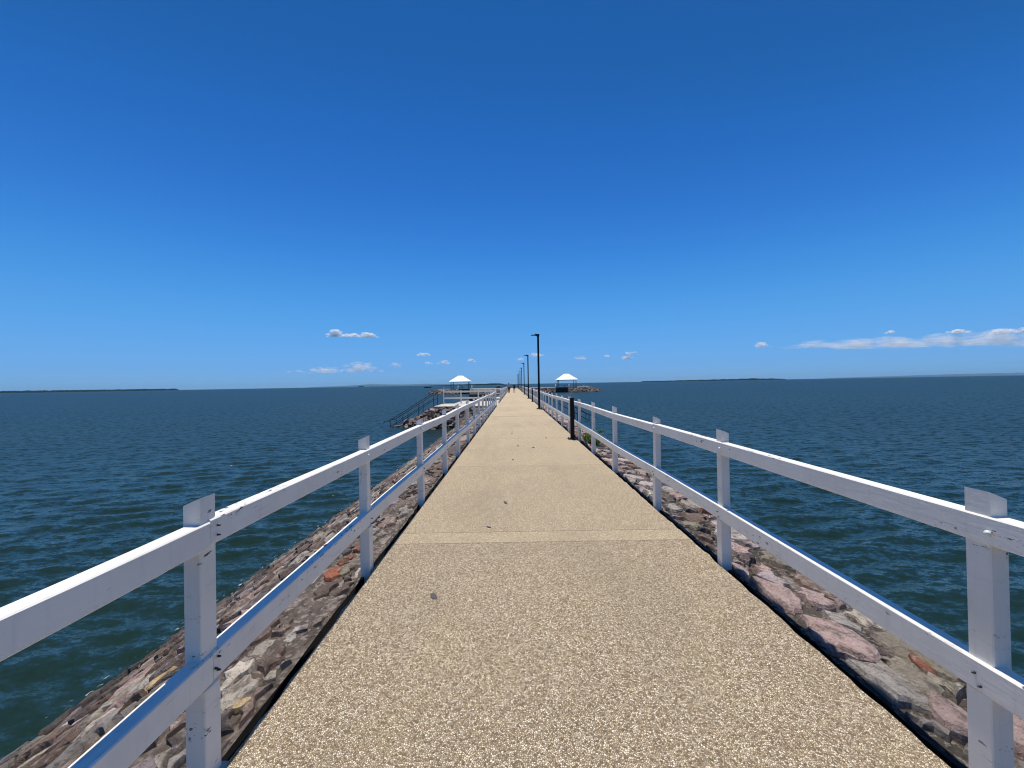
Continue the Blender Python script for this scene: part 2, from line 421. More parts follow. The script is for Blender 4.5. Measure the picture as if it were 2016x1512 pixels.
# ------------------------------------------------------------------ walkway: aggregate slabs on a rubble pier
XL, XR = -1.255, 1.77
PIER_END = 160.0
walk = tag(link('walkway', None), kind='structure')
cuts = [-4.0, 0.05, 4.1, 7.95]
while cuts[-1] < PIER_END: cuts.append(cuts[-1] + random.uniform(3.9, 4.15))
for k in range(len(cuts) - 1):
    y0, y1 = cuts[k] + .004, cuts[k + 1] - .004
    if abs(cuts[k] - 4.1) < .01: y0 = 4.41
    mb = MB(); ys = np.linspace(y0, y1, 60 if y0 < 12 else 26 if y0 < 30 else 4)
    def edge(side, y):
        a = .014 if y0 < 40 else 0
        base = XL if side < 0 else XR
        return base + a * mnoise.noise(Vector((side * 3.3, y * 6.0, 0))) + .010 * mnoise.noise(Vector((side, y * 19.0, 2)))
    dz = random.uniform(-.0025, .0025)
    rings = []
    for y in ys:
        l, r_ = edge(-1, y), edge(1, y)
        rings.append([(l, y, -.15), (l, y, dz - .012), (l + .012, y, dz), (r_ - .012, y, dz), (r_, y, dz - .012), (r_, y, -.15)])
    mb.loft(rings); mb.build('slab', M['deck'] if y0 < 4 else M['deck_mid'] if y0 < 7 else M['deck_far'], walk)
mb = MB(); mb.box(((XL + XR) / 2, 4.257, -.074), (XR - XL - .006, .296, .148), ch=.004)
mb.build('infill_strip', M['infill'], walk)['label'] = 'pale strip of newer aggregate across the path'
def patch(px, py, sx, sy, ang):
    y = EYE * FPX / (py - (756 - (px - 1008) * .0175)); c = ray(px, py, y)
    n = 14; top = []
    for i in range(n):
        t = 2 * math.pi * i / n; k = 1 + .25 * mnoise.noise(Vector((math.cos(t) * 1.5 + px, math.sin(t) * 1.5, 0)))
        top.append(Vector((math.cos(t) * sx * k, math.sin(t) * sy * k, 0)))
    Rz = Matrix.Rotation(ang, 3, 'Z'); top = [Rz @ q + Vector((c.x, y, .0065)) for q in top]
    bot = [q - Vector((0, 0, .006)) for q in top]
    MB().loft([bot, top]).build('repair_patch', M['patch'], walk)
for a in [(854, 1175, .022, .05, .5), (995, 990, .02, .06, .2), (1010, 905, .02, .06, 0), (1020, 878, .03, .07, .2), (1050, 881, .03, .07, -.3), (1075, 862, .03, .06, 0), (1008, 853, .03, .07, 0), (962, 1038, .012, .03, 1)]:
    patch(*a)

# ------------------------------------------------------------------ stone banks each side
def prof_fn(side):
    e = -XL if side < 0 else XR
    wd = 3.0 if side < 0 else 2.68
    P = [(-.35, -.23), (.0, -.22), (.062, -.22), (.078, -.045), (.30, -.065), (.80, -.11), (wd, WATER_Z), (wd + 1.6, WATER_Z - .85)]
    acc = [0.0]
    for a, b in zip(P, P[1:]): acc.append(acc[-1] + math.hypot(b[0] - a[0], b[1] - a[1]))
    def at(s):
        for i in range(len(P) - 1):
            if s <= acc[i + 1] or i == len(P) - 2:
                k = (s - acc[i]) / (acc[i + 1] - acc[i]); a, b = P[i], P[i + 1]
                d = a[0] + (b[0] - a[0]) * k; z = a[1] + (b[1] - a[1]) * k
                tx, tz = (b[0] - a[0]), (b[1] - a[1]); l = math.hypot(tx, tz)
                return d + e, z, tx / l, tz / l
    return at, acc

def clip(poly, nx, ny, c):
    out = []
    for i in range(len(poly)):
        a, b = poly[i], poly[(i + 1) % len(poly)]
        da, db = a[0] * nx + a[1] * ny - c, b[0] * nx + b[1] * ny - c
        if da <= 0: out.append(a)
        if (da < 0 < db) or (db < 0 < da):
            k = da / (da - db); out.append((a[0] + (b[0] - a[0]) * k, a[1] + (b[1] - a[1]) * k))
    return out

def stone_cells(y0, y1, s0, s1, radii, stretch, rnd):
    """power-diagram cells on the (along, down-slope) sheet"""
    pts = []; grid = {}; G = .5
    for rad, tries in radii:
        for _ in range(int(tries * (y1 - y0) * (s1 - s0))):
            y = rnd.uniform(y0, y1); s = rnd.uniform(s0, s1)
            ya = y / stretch; gx, gy = int(ya // G), int(s // G); ok = True
            for ix in (-1, 0, 1):
                for iy in (-1, 0, 1):
                    for (qy, qs, qr) in grid.get((gx + ix, gy + iy), ()):
                        if (qy - ya) ** 2 + (qs - s) ** 2 < (.86 * (qr + rad)) ** 2: ok = False; break
                    if not ok: break
                if not ok: break
            if ok:
                pts.append((ya, s, rad)); grid.setdefault((gx, gy), []).append((ya, s, rad))
    cells = []
    for (y, s, r_) in pts:
        b = 2.2 * r_ + .1
        poly = [(y - b, s - b), (y + b, s - b), (y + b, s + b), (y - b, s + b)]
        gx, gy = int(y // G), int(s // G)
        for ix in (-2, -1, 0, 1, 2):
            for iy in (-2, -1, 0, 1, 2):
                for (qy, qs, qr) in grid.get((gx + ix, gy + iy), ()):
                    if qy == y and qs == s: continue
                    nx, ny = qy - y, qs - s
                    c = (qy * qy + qs * qs - qr * qr - y * y - s * s + r_ * r_) / 2
                    poly = clip(poly, nx, ny, c)
                    if len(poly) < 3: break
                if len(poly) < 3: break
            if len(poly) < 3: break
        poly = clip(clip(poly, 0, -1, -s0), 0, 1, s1)
        if len(poly) >= 3: cells.append(([(a * stretch, b_) for a, b_ in poly], r_))
    return cells

def stone_mesh(poly, at, side, rnd, gap, h0, mat, mb=None, lod=0):
    cy = sum(p[0] for p in poly) / len(poly); cs = sum(p[1] for p in poly) / len(poly)
    # drop tiny edges, roughen the outline
    pl = []
    for i, p in enumerate(poly):
        q = poly[(i + 1) % len(poly)]
        L = math.hypot(p[0] - q[0], p[1] - q[1])
        if L < .025: continue
        pl.append(p)
        if L > .16 and lod == 0:
            for k in (.33, .67):
                nx, ny = -(q[1] - p[1]) / L, (q[0] - p[0]) / L; o = rnd.uniform(-.040, .016)
                pl.append((p[0] + (q[0] - p[0]) * k + nx * -o, p[1] + (q[1] - p[1]) * k + ny * -o))
        elif L > .08:
            nx, ny = -(q[1] - p[1]) / L, (q[0] - p[0]) / L; o = rnd.uniform(-.024, .010)
            pl.append(((p[0] + q[0]) / 2 - nx * o, (p[1] + q[1]) / 2 - ny * o))
    if len(pl) < 3: return None
    size = min(math.hypot(p[0] - cy, p[1] - cs) for p in pl)
    if size < gap * 1.5: return None
    tilt = (rnd.gauss(0, .045), rnd.gauss(0, .06))
    def P(y, s, h):
        d, z, tx, tz = at(s)
        nx, nz = -tz, tx
        hh = h
        return (side * (d + nx * hh), y, z + nz * hh)
    rings = []
    for (kk, gg, h) in ((1.0, gap * .4, -.07), (1.0, gap, h0 - .022), (.93, gap + .003, h0 + .003), (.55, gap, h0 + .010)):
        ring = []
        for (y, s) in pl:
            dy, ds = y - cy, s - cs; L = math.hypot(dy, ds)
            f = max(.15, (L - gg) / L) * kk
            yy, ss = cy + dy * f, cs + ds * f
            hh = h
            if h > 0: hh += dy * tilt[0] * f + ds * tilt[1] * f + .020 * mnoise.noise(Vector((yy * 7, ss * 7, side * 4.0))) + .016 * mnoise.noise(Vector((yy * 17, ss * 17, side * 4.0)))
            ring.append(P(yy, ss, hh))
        rings.append(ring)
    own = mb is None
    if own: mb = MB()
    o = len(mb.v); n = len(pl)
    vs = [p for r_ in rings for p in r_] + [P(cy, cs, h0 + .014 + rnd.uniform(-.008, .01))]
    fs = []
    for i in range(3):
        for k in range(n):
            j = (k + 1) % n; fs.append([i * n + k, i * n + j, (i + 1) * n + j, (i + 1) * n + k])
    for k in range(n): fs.append([3 * n + k, 3 * n + (k + 1) % n, 4 * n])
    mb.add(vs, fs, mat)
    return mb

def build_bank(side):
    rnd = random.Random(40 + side)
    at, acc = prof_fn(side)
    left = side < 0
    mort = M['mortar_l'] if left else M['mortar_r']
    bank = thing('stone_bank', 'brown weathered stone bank sloping to the sea beside the left fence' if left else 'pinkish stone bank with dark mortar sloping to the sea beside the right fence', 'embankment')
    # mortar bed
    ys = list(np.arange(-5, 14, .16)) + list(np.arange(14, 45, .5)) + list(np.arange(45, PIER_END + 1, 2.0))
    ss = sorted(set([0, acc[1], acc[2], acc[3]] + list(np.linspace(acc[3] + .1, acc[-1], 26))))
    vs = []; fs = []
    for y in ys:
        for s in ss:
            d, z, tx, tz = at(s)
            n = (.03 * mnoise.noise(Vector((d * 2.1, y * 2.1, side * 5))) + .016 * mnoise.noise(Vector((d * 8, y * 8, 3)))) if s > acc[3] else .02 * mnoise.noise(Vector((d, y * 5, 1))) * (s > acc[1])
            vs.append((side * (d - tz * n), y, z + tx * n - .006))
    m = len(ss)
    for i in range(len(ys) - 1):
        for j in range(m - 1): fs.append([i * m + j, i * m + j + 1, (i + 1) * m + j + 1, (i + 1) * m + j])
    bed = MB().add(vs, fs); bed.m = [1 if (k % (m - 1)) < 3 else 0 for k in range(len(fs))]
    bed.build('mortar_bed', [mort, M['rail_shade']], bank, smooth=True)  # slot floor and wall coloured black for the shade under the rails
    smin = acc[3] + .02; smax = acc[-1] - 1.35
    near_end = 10.5
    cells = stone_cells(.3, near_end, smin, smax, [(.21, 2), (.165, 12), (.12, 60), (.085, 160), (.055, 300)] if not left else [(.15, 1), (.105, 14), (.08, 70), (.06, 220), (.045, 300)], 1.25 if not left else 1.6, rnd)
    cells.sort(key=lambda c: -c[1] / max(1.0, sum(p[0] for p in c[0]) / len(c[0])))
    mats = M['stones_r']
    wts = [5, 3, 4, 2.5, 3, 2, .7, 1.6] if not left else [1.3, 1.5, 2.0, 2.4, 6, 5, .35, 2.0]
    rest = MB(); cnt = 0
    for poly, r_ in cells:
        cs = sum(p[1] for p in poly) / len(poly); d = at(cs)[0]
        mi = rnd.choices(range(8), wts)[0]
        h0 = rnd.uniform(.004, .042) if not left else rnd.uniform(.008, .055)
        g = rnd.uniform(.018, .040) if not left else rnd.uniform(.009, .024)
        if left and cs < acc[3] + .62:           # shoulder: mostly buried in mortar
            if rnd.random() < .3: continue
            h0 = rnd.uniform(.004, .02); g *= 1.2
        if cnt < 299:
            mb = stone_mesh(poly, at, side, rnd, g, h0, 0)
            if mb is None: continue
            mb.build('stone', mats[mi], bank); cnt += 1
        else: stone_mesh(poly, at, side, rnd, g, h0, mi, rest)
    far = stone_cells(near_end, 30 if left else 46, smin, smax, [(.24, 8), (.16, 40), (.10, 80)], 1.4, rnd)
    for poly, r_ in far:
        if left and rnd.random() < .25 and sum(p[1] for p in poly) / len(poly) < acc[3] + .6: continue
        stone_mesh(poly, at, side, rnd, rnd.uniform(.012, .026), rnd.uniform(.01, .05), rnd.choices(range(8), wts)[0], rest, lod=1)
    tag(rest.build('small_stones', mats, bank), kind='stuff')
    return bank, at, acc
bank_l, at_l, acc_l = build_bank(-1)
bank_r, at_r, acc_r = build_bank(1)

def loose_slab(bank, at, side, px, py, sx, sy, ang, mat, h=.04):
    """a named odd stone lying in the bank, placed on the bank's own surface"""
    best = None
    for i in range(400):
        s = .1 + i * .012; d, z, tx, tz = at(s)
        y = (d * FPX) / max(1, abs(ray(px, py, FPX).x)); p = ray(px, py, y)
        e = abs(p.z - z)
        if best is None or e < best[0]: best = (e, s, y)
    _, s, y = best
    poly = []
    for i in range(9):
        t = 2 * math.pi * i / 9; k = 1 + .16 * math.sin(i * 5.1 + px)
        a, b = math.cos(t) * sx * k, math.sin(t) * sy * k
        poly.append((y + a * math.cos(ang) - b * math.sin(ang), s + a * math.sin(ang) + b * math.cos(ang)))
    mb = stone_mesh(poly, at, side, random.Random(px), .004, h, 0)
    if mb: return mb.build('stone', mat, bank)
loose_slab(bank_l, at_l, -1, 308, 1352, .13, .055, -.25, M['stone_yellow'], .028)
loose_slab(bank_l, at_l, -1, 476, 1396, .055, .045, .2, M['stone_yellow'], .026)
loose_slab(bank_l, at_l, -1, 655, 1133, .12, .09, .1, M['stone_red'], .024)
loose_slab(bank_l, at_l, -1, 640, 1030, .10, .06, .1, M['stone_red'], .024)
loose_slab(bank_r, at_r, 1, 1650, 1262, .30, .15, .15, M['stones_r'][0], .04)
loose_slab(bank_r, at_r, 1, 1880, 1420, .14, .12, .1, M['stones_r'][0], .04)
loose_slab(bank_r, at_r, 1, 1800, 1345, .20, .11, .3, M['stones_r'][3], .036)
loose_slab(bank_r, at_r, 1, 1810, 1315, .10, .05, .3, M['stones_r'][6], .03)

# ------------------------------------------------------------------ white timber fences
PW = .088
def post_mesh(name, side, h, rnd):
    """square post with chamfered corners, set back above the rails, top cut sloping outwards"""
    c = .004; rings = []
    def sq(x0, x1, z, zf=None):
        pr = [(x0 + c, 0), (x1 - c, 0), (x1, c), (x1, PW - c), (x1 - c, PW), (x0 + c, PW), (x0, PW - c), (x0, c)]
        return [(side * x, y, z if zf is None else zf(x)) for x, y in pr]
    slope = math.tan(R(24))
    a = .004; b = .017
    rings = [sq(a, PW, -.20), sq(a, PW, .372), sq(b, PW, .374), sq(b, PW, h - .05), sq(b, PW, 0, lambda x: h - (x - b) * slope)]
    mb = MB(); mb.loft(rings); return mb.mesh(name, M['white'])
def rail_mesh(name, side, y0, y1, z0, z1, rnd, n=8):
    c = .005; t = .070; ph = rnd.uniform(0, 9); rings = []
    for i in range(n + 1):
        k = i / n; y = y0 + (y1 - y0) * k
        bow = .010 * math.sin(math.pi * k) * math.sin(ph * 3) + .003 * math.sin(k * 7 + ph)
        bx = .005 * math.sin(math.pi * k) * math.cos(ph * 2)
        a, b = z0 + bow, z1 + bow
        pr = [(c, a), (t - c, a), (t, a + c), (t, b - c), (t - c, b), (c, b), (0, b - c), (0, a + c)]
        rings.append([(side * (x + bx), y, z) for x, z in pr])
    mb = MB(); mb.loft(rings); return mb.mesh(name, M['white'])
def dome_mesh(name, r, mat):
    mb = MB(); mb.lathe([(r, -.004), (r, .002), (r * .8, .007), (r * .35, .0105)], n=10); return mb.mesh(name, mat, smooth=True)
DOME = dome_mesh('bolt_head', .011, M['bolt']); SCREW = dome_mesh('screw_hole', .0048, M['hole'])
POSTM = {}
def fence(name, label, side, xin, posts, breaks, group, near=0, seed=1):
    rnd = random.Random(seed)
    root = thing(name, label, 'fence', (side * xin, 0, 0), 0, group)
    for i, y in enumerate(posts):
        key = (side, i % 5)
        if key not in POSTM: POSTM[key] = post_mesh('post', side, 1.158 + .012 * math.sin(i * 2.3), rnd)
        po = link('post', POSTM[key], root, (0, y, 0), (rnd.gauss(0, .004), rnd.gauss(0, .004), rnd.gauss(0, .01)))
        if i < near:
            for (yy, zz, me) in ([(-.008, 1.005, DOME), (.05, .44, SCREW), (.03, .40, SCREW)] if (side > 0 or i > 0) else [(.075, 1.025, SCREW), (.075, .985, SCREW), (.068, .475, SCREW), (.052, .435, SCREW), (.066, .42, SCREW)]):
                link('bolt' if me is DOME else 'screw', me, po, (side * -.003, yy, zz), (0, R(-90) * side, 0))
    zj = 0.0
    for a, b in zip(breaks, breaks[1:]):
        for z0, z1, nm in ((.945, 1.052, 'top_rail'), (.378, .496, 'lower_rail')):
            d = rnd.uniform(-.008, .008)
            rl = link(nm, rail_mesh(nm, side, a + .0012, b - .0012, z0 + d, z1 + d, rnd), root)
    return root
lp = [1.64, 3.52, 5.62, 7.6, 9.4, 11.5, 13.4, 15.25]
while lp[-1] < 29: lp.append(lp[-1] + random.uniform(1.93, 2.06))
lp[-1] = 30.0
def breaks_from(p, start, k0=0, step=2):
    b = [start] + [y + PW / 2 for i, y in enumerate(p) if i >= k0 and (i - k0) % step == 0]
    if p[-1] + PW > b[-1] + .5: b.append(p[-1] + PW)
    else: b[-1] = p[-1] + PW
    return b
GF = 'white post and rail fences along the pier'
fl = fence('timber_fence', 'white two-rail fence along the left of the path with chipped paint', -1, 1.268, lp, breaks_from(lp, -.45), GF, 6, 3)
lp2 = [40.4 + 2.0 * i for i in range(47)]
fence('timber_fence', 'far run of white fence left of the path beyond the opening to the landing', -1, 1.285, lp2, breaks_from(lp2, 40.3, 2), GF, 0, 4)
rp = [1.545, 3.55, 5.22, 7.4, 9.4, 11.4]
while rp[-1] < 133: rp.append(rp[-1] + random.uniform(1.95, 2.05))
fr = fence('timber_fence', 'long white two-rail fence along the right of the path behind the lamp posts', 1, 1.788, rp, breaks_from(rp, -.45, 2), GF, 6, 5)
for root, side, y in ((fl, -1, lp[0]), (fr, 1, rp[0])):
    mb = MB(); mb.box((side * .05, y + .05, -.115), (.15, .22, .15), ch=.012); mb.build('footing', M['concrete'], root)

# ------------------------------------------------------------------ bollards and lamp posts
def lamp_proto():
    t = link('lamp_post', None)
    MB().box((0, 0, .012), (.34, .34, .024), ch=.004).build('base_plate', M['black'], t)
    mb = MB()
    for sx in (-1, 1):
        for sy in (-1, 1): mb.lathe([(.018, 0), (.018, .03), (.01, .035)], (sx * .13, sy * .13, .024), 8)
    mb.build('anchor_nuts', M['black'], t)
    mb = MB(); hw = .068
    def sq(w_, z): c = .012; return [(x, y, z) for x, y in ((-w_ + c, -w_), (w_ - c, -w_), (w_, -w_ + c), (w_, w_ - c), (w_ - c, w_), (-w_ + c, w_), (-w_, w_ - c), (-w_, -w_ + c))]
    mb.loft([sq(hw, .02), sq(hw, 1.6), sq(hw * .86, 1.62), sq(hw * .86, 4.62)]); mb.build('pole', M['black'], t)
    mb = MB()   # flat lantern reaching over the path, thin at its tip
    prof = [(.075, 4.58), (.075, 4.73), (-.12, 4.715), (-.44, 4.665), (-.455, 4.63), (-.13, 4.625), (-.06, 4.58)]
    mb.loft([[(x, -.085, z) for x, z in prof], [(x, .085, z) for x, z in prof]]); hd = mb.build('lantern', M['black'], t)
    MB().lathe([(.035, 0), (.035, .05), (.02, .07)], (-.13, 0, 4.70), 10).build('light_sensor', M['black'], hd)
    MB().box((-.3, 0, 4.628), (.22, .11, .008)).build('diffuser', M['pile'], hd)
    MB().box((0, -.0605, .62), (.075, .006, .22), ch=.002).build('access_door', M['black'], t)
    return t
lamp = lamp_proto()
LY = [25.7, 44.0, 61.0, 79.0, 97.0, 115.0, 133.0, 151.0]
for i, y in enumerate(LY):
    o = lamp if i == 0 else copy_tree(lamp)
    o.location = (1.60, y, 0); o.rotation_euler = (0, 0, R(random.uniform(-2, 2)))
    tag(o, 'tall black lamp post nearest the camera on the right edge of the path' if i == 0 else
        (f'black lamp post beside the right fence, {ORD[i]} in the row' if i < 7 else 'black lamp post beside the right fence, farthest in the row'), 'lamp post', 'lamp posts along the right edge of the path')
def bollard():
    t = link('bollard', None)
    MB().box((0, 0, .010), (.26, .26, .02), ch=.004).build('base_plate', M['black'], t)
    mb = MB(); w_ = .055; c = .008
    sq = lambda z: [(x, y, z) for x, y in ((-w_ + c, -w_), (w_ - c, -w_), (w_, -w_ + c), (w_, w_ - c), (w_ - c, w_), (-w_ + c, w_), (-w_, w_ - c), (-w_, -w_ + c))]
    mb.loft([sq(.015), sq(1.15)]); mb.build('shaft', M['black'], t)
    MB().box((0, 0, 1.166), (.124, .124, .03), ch=.006).build('cap', M['black'], t)
    mb = MB()
    for sx in (-1, 1):
        for sy in (-1, 1): mb.lathe([(.014, 0), (.014, .022), (.008, .026)], (sx * .095, sy * .095, .02), 8)
    mb.build('anchor_nuts', M['black'], t)
    return t
bo = bollard(); bo.location = (1.655, 11.6, 0)
tag(bo, 'near black square bollard standing by the green shrub', 'bollard', 'black bollards on the right')
b2 = copy_tree(bo); b2.location = (1.65, 36.0, 0); tag(b2, 'far black bollard between the first and second lamp posts', 'bollard', 'black bollards on the right')

# ------------------------------------------------------------------ green shrub among the stones on the right
def shrub():
    rnd = random.Random(3)
    t = thing('shrub', 'low green leafy shrub growing from the stones by the bollard', 'shrub', (2.12, 10.9, -.10))
    mb = MB(); lf = MB()
    for i in range(70):
        a = rnd.uniform(0, 6.28); L = rnd.uniform(.16, .56); up = rnd.uniform(.12, .40)
        e = Vector((math.cos(a) * L * .62, math.sin(a) * L * 1.5, up)); m_ = e * .5 + Vector((0, 0, .06))
        mb.tube([(0, 0, -.03), m_, e], [.006, .004, .002], 5)
        for k in range(34):
            q = rnd.uniform(.3, 1.08); c = m_ * (2 * q * (1 - q)) + e * q * q
            c = c + Vector((rnd.gauss(0, .03), rnd.gauss(0, .04), rnd.gauss(0, .02)))
            s = rnd.uniform(.018, .036); u = Vector((rnd.gauss(0, 1), rnd.gauss(0, 1), rnd.gauss(0, .6))).normalized(); v = u.orthogonal().normalized()
            v = Matrix.Rotation(rnd.uniform(0, 6.28), 3, u) @ v
            lf.add([c - u * s, c + v * s * .45 + Vector((0, 0, .004)), c + u * s, c - v * s * .45 + Vector((0, 0, .004))], [[0, 1, 2, 3]])
    mb.build('stem', M['stem'], t)
    tag(lf.build('foliage', M['leaf'], t, fix=False), kind='stuff')
shrub()

# ------------------------------------------------------------------ side landings with stairs
def mound(name, label, top_poly, toe_off, z_top, seed, mat, cat='rock mound', group=None, tz=None):
    """rubble mound: outline at the top, spreading to a toe under the water"""
    rnd = random.Random(seed); t = thing(name, label, cat, (0, 0, 0), 0, group)
    c = Vector((sum(p[0] for p in top_poly) / len(top_poly), sum(p[1] for p in top_poly) / len(top_poly)))
    out = []
    for i, p in enumerate(top_poly):
        q = top_poly[(i + 1) % len(top_poly)]; L = math.hypot(q[0] - p[0], q[1] - p[1]); n = max(1, int(L / .6))
        for k in range(n): out.append((p[0] + (q[0] - p[0]) * k / n, p[1] + (q[1] - p[1]) * k / n, toe_off[i] + (toe_off[(i + 1) % len(toe_off)] - toe_off[i]) * k / n))
    n = len(out); rings = []
    zb = WATER_Z - .5
    for j in range(9):
        k = j / 8; ring = []
        for i, (x, y, o) in enumerate(out):
            a, b = out[i - 1], out[(i + 1) % n]; tx, ty = b[0] - a[0], b[1] - a[1]; L = math.hypot(tx, ty) or 1
            nx, ny = ty / L, -tx / L
            if nx * (x - c.x) + ny * (y - c.y) < 0: nx, ny = -nx, -ny
            d = o * k
            p = Vector((x + nx * d, y + ny * d, z_top + (zb - z_top) * k))
            if j > 0: p += Vector((nx, ny, .6)) * (.22 * mnoise.noise(p * .9) + .10 * mnoise.noise(p * 2.7))
            ring.append(p)
        rings.append(ring)
    rings = rings[::-1]
    MB().loft(rings).build('rubble_core', mat, t, smooth=True)
    return t, out, c
def rocks_on(t, out, c, z_top, n, seed, size, wts, kmax=.92):
    """separate boulders lying over a mound's slope, gathered in one part"""
    rnd = random.Random(seed); mb = MB(); N = len(out)
    zb = WATER_Z - .5
    for _ in range(n):
        i = rnd.randrange(N); x, y, o = out[i]; a, b = out[i - 1], out[(i + 1) % N]
        tx, ty = b[0] - a[0], b[1] - a[1]; L = math.hypot(tx, ty) or 1; nx, ny = ty / L, -tx / L
        if nx * (x - c.x) + ny * (y - c.y) < 0: nx, ny = -nx, -ny
        k = rnd.uniform(.0, kmax); s = rnd.uniform(.55, 1.25) * size
        jx = rnd.uniform(-.4, .4)
        p = Vector((x + nx * o * k + tx / L * jx, y + ny * o * k + ty / L * jx, z_top + (zb - z_top) * k + .02))
        M3 = Matrix.Rotation(rnd.uniform(0, 6.28), 3, 'Z') @ Matrix.Rotation(rnd.gauss(0, .5), 3, 'X')
        sx, sy, sz = s, s * rnd.uniform(.55, .9), s * rnd.uniform(.3, .55)
        vs = []
        for (u, v, w_) in ((-1, -1, -1), (1, -1, -1), (1, 1, -1), (-1, 1, -1), (-1, -1, 1), (1, -1, 1), (1, 1, 1), (-1, 1, 1)):
            q = .72 if w_ > 0 else 1
            vs.append(p + M3 @ Vector((u * sx * q * rnd.uniform(.7, 1.1), v * sy * q * rnd.uniform(.7, 1.1), w_ * sz * rnd.uniform(.7, 1.1))) * .5)
        mb.add(vs, [[3, 2, 1, 0], [4, 5, 6, 7], [0, 1, 5, 4], [1, 2, 6, 5], [2, 3, 7, 6], [3, 0, 4, 7]], rnd.choices(range(8), wts)[0])
    tag(mb.build('boulders', M['stones_r'], t), kind='stuff')
WL = [.6, .7, 1, 1.6, 6, 6, .4, .5]
LX0 = -6.1
m1, o1, c1 = mound('rock_mound', 'rubble mound of brown stones below the left landing and its stairs', [(-1.4, 30.4), (LX0, 30.5), (LX0 - .1, 35.4), (-1.4, 36.2)], [1.7, 2.4, 3.4, 1.6], -.16, 2, M['mortar_l'])
rocks_on(m1, o1, c1, -.16, 520, 8, .46, WL)
MB().box(((XL + LX0) / 2 - .01, 33.0, -.09), (abs(LX0 - XL), 4.4, .18), ch=.02).build('landing_slab', M['concrete'])
tag(bpy.data.objects['landing_slab'], 'pale concrete landing left of the path above the rock mound', 'landing')

def stairs(name, label, x0, dirx, y0, y1, z0, z1, n):
    t = thing(name, label, 'stairs')
    for i in range(n):
        z = z0 + (z1 - z0) * (i + 1) / n; x = x0 + dirx * (i + .5) * .29
        MB().box((x, (y0 + y1) / 2, z - .2), (.292, y1 - y0, .4), ch=.01).build('step', M['concrete'], t)
    return t
def handrail(label, x0, dirx, y, z0, z1, run, first_flat):
    t = thing('steel_handrail', label, 'handrail', (0, 0, 0), 0, 'dark steel handrails of the sea stairs')
    top = [(x0 - dirx * first_flat, y, z0 + 1.06), (x0, y, z0 + 1.06), (x0 + dirx * run, y, z1 + 1.06), (x0 + dirx * (run + .38), y, z1 + 1.02), (x0 + dirx * (run + .46), y, z1 + .86)]
    MB().tube(top, .027, 8).build('top_bar', M['steel'], t, smooth=True)
    MB().tube([(p[0], p[1], p[2] - .47) for p in top[:3]], .021, 8).build('lower_bar', M['steel'], t, smooth=True)
    for k in (0.0, .34, .70, .98):
        x = x0 + dirx * run * k; z = z0 + (z1 - z0) * k
        MB().tube([(x, y, z - .35), (x, y, z + 1.05)], .028, 8).build('upright', M['steel'], t, smooth=True)
    return t
stairs('sea_stairs', 'concrete steps going down to the water beside the rock mound', LX0, -1, 31.0, 32.4, 0, -2.0, 12)
handrail('dark steel handrail on the near side of the left sea stairs', LX0, -1, 30.95, 0, -2.1, 3.4, .3)
handrail('dark steel handrail on the far side of the left sea stairs', LX0, -1, 32.45, 0, -2.1, 3.4, .3)
stairs('sea_stairs', 'concrete steps going down to the water on the right behind the fence', 2.75, 1, 33.0, 34.4, -.12, -2.1, 12)
handrail('dark steel handrail on the near side of the right sea stairs', 2.75, 1, 32.95, -.12, -2.1, 3.4, .2)
handrail('dark steel handrail on the far side of the right sea stairs', 2.75, 1, 34.45, -.12, -2.1, 3.4, .2)

def stair_rocks():
    rnd = random.Random(77); mb = MB()
    for _ in range(150):
        k = rnd.random(); x = LX0 + .3 - 3.9 * k; y = rnd.uniform(29.3, 30.85); f = (30.9 - y) / 1.6
        z = -.05 - 1.75 * k - f * 1.1; s_ = rnd.uniform(.3, .75)
        M3 = Matrix.Rotation(rnd.uniform(0, 6.28), 3, 'Z') @ Matrix.Rotation(rnd.gauss(0, .5), 3, 'X')
        vs = [Vector((x, y, z)) + M3 @ Vector((u * s_ * rnd.uniform(.7, 1.1), v * s_ * .7 * rnd.uniform(.7, 1.1), w_ * s_ * .5 * rnd.uniform(.7, 1.1))) * .5 for (u, v, w_) in ((-1, -1, -1), (1, -1, -1), (1, 1, -1), (-1, 1, -1), (-.7, -.7, 1), (.7, -.7, 1), (.7, .7, 1), (-.7, .7, 1))]
        mb.add(vs, [[3, 2, 1, 0], [4, 5, 6, 7], [0, 1, 5, 4], [1, 2, 6, 5], [2, 3, 7, 6], [3, 0, 4, 7]], rnd.choices(range(8), WL)[0])
    tag(mb.build('stair_side_boulders', M['stones_r'], m1), kind='stuff')
stair_rocks()

def cross_fence(label, xa, xb, y, zb=0.0, step=1.5):
    """fence running across, facing the camera"""
    t = thing('landing_fence', label, 'fence', ((xa + xb) / 2, y, zb)); n = max(2, int(abs(xb - xa) / step) + 1)
    for i in range(n):
        x = xa + (xb - xa) * i / (n - 1) - (xa + xb) / 2
        MB().box((x, 0, .57), (.09, .09, 1.16), ch=.006).build('post', M['white'], t)
    L = abs(xb - xa) + .1
    MB().box((0, -.06, 1.02), (L, .045, .14), ch=.005).build('top_rail', M['white'], t)
    MB().box((0, -.06, .46), (L, .045, .12), ch=.005).build('lower_rail', M['white'], t)
    return t
cross_fence('white two-rail fence across the back of the left landing', -6.05, -1.55, 35.05)
mb = MB(); y0 = 39.0
bx = thing('timber_box', 'low dark timber box behind the fence of the left landing', 'box', (-3.1, 40.2, .0))
for i in range(5): MB().box((0, 0, .07 + i * .125), (2.5, 1.1, .118), ch=.01).build('plank', M['dark_timber'], bx)
MB().box((0, 0, .70), (2.62, 1.2, .05), ch=.01).build('lid', M['dark_timber'], bx)
MB().box((-3.3, 38.0, -.09), (3.75, 5.6, .18), ch=.02).build('landing_slab', M['concrete'])
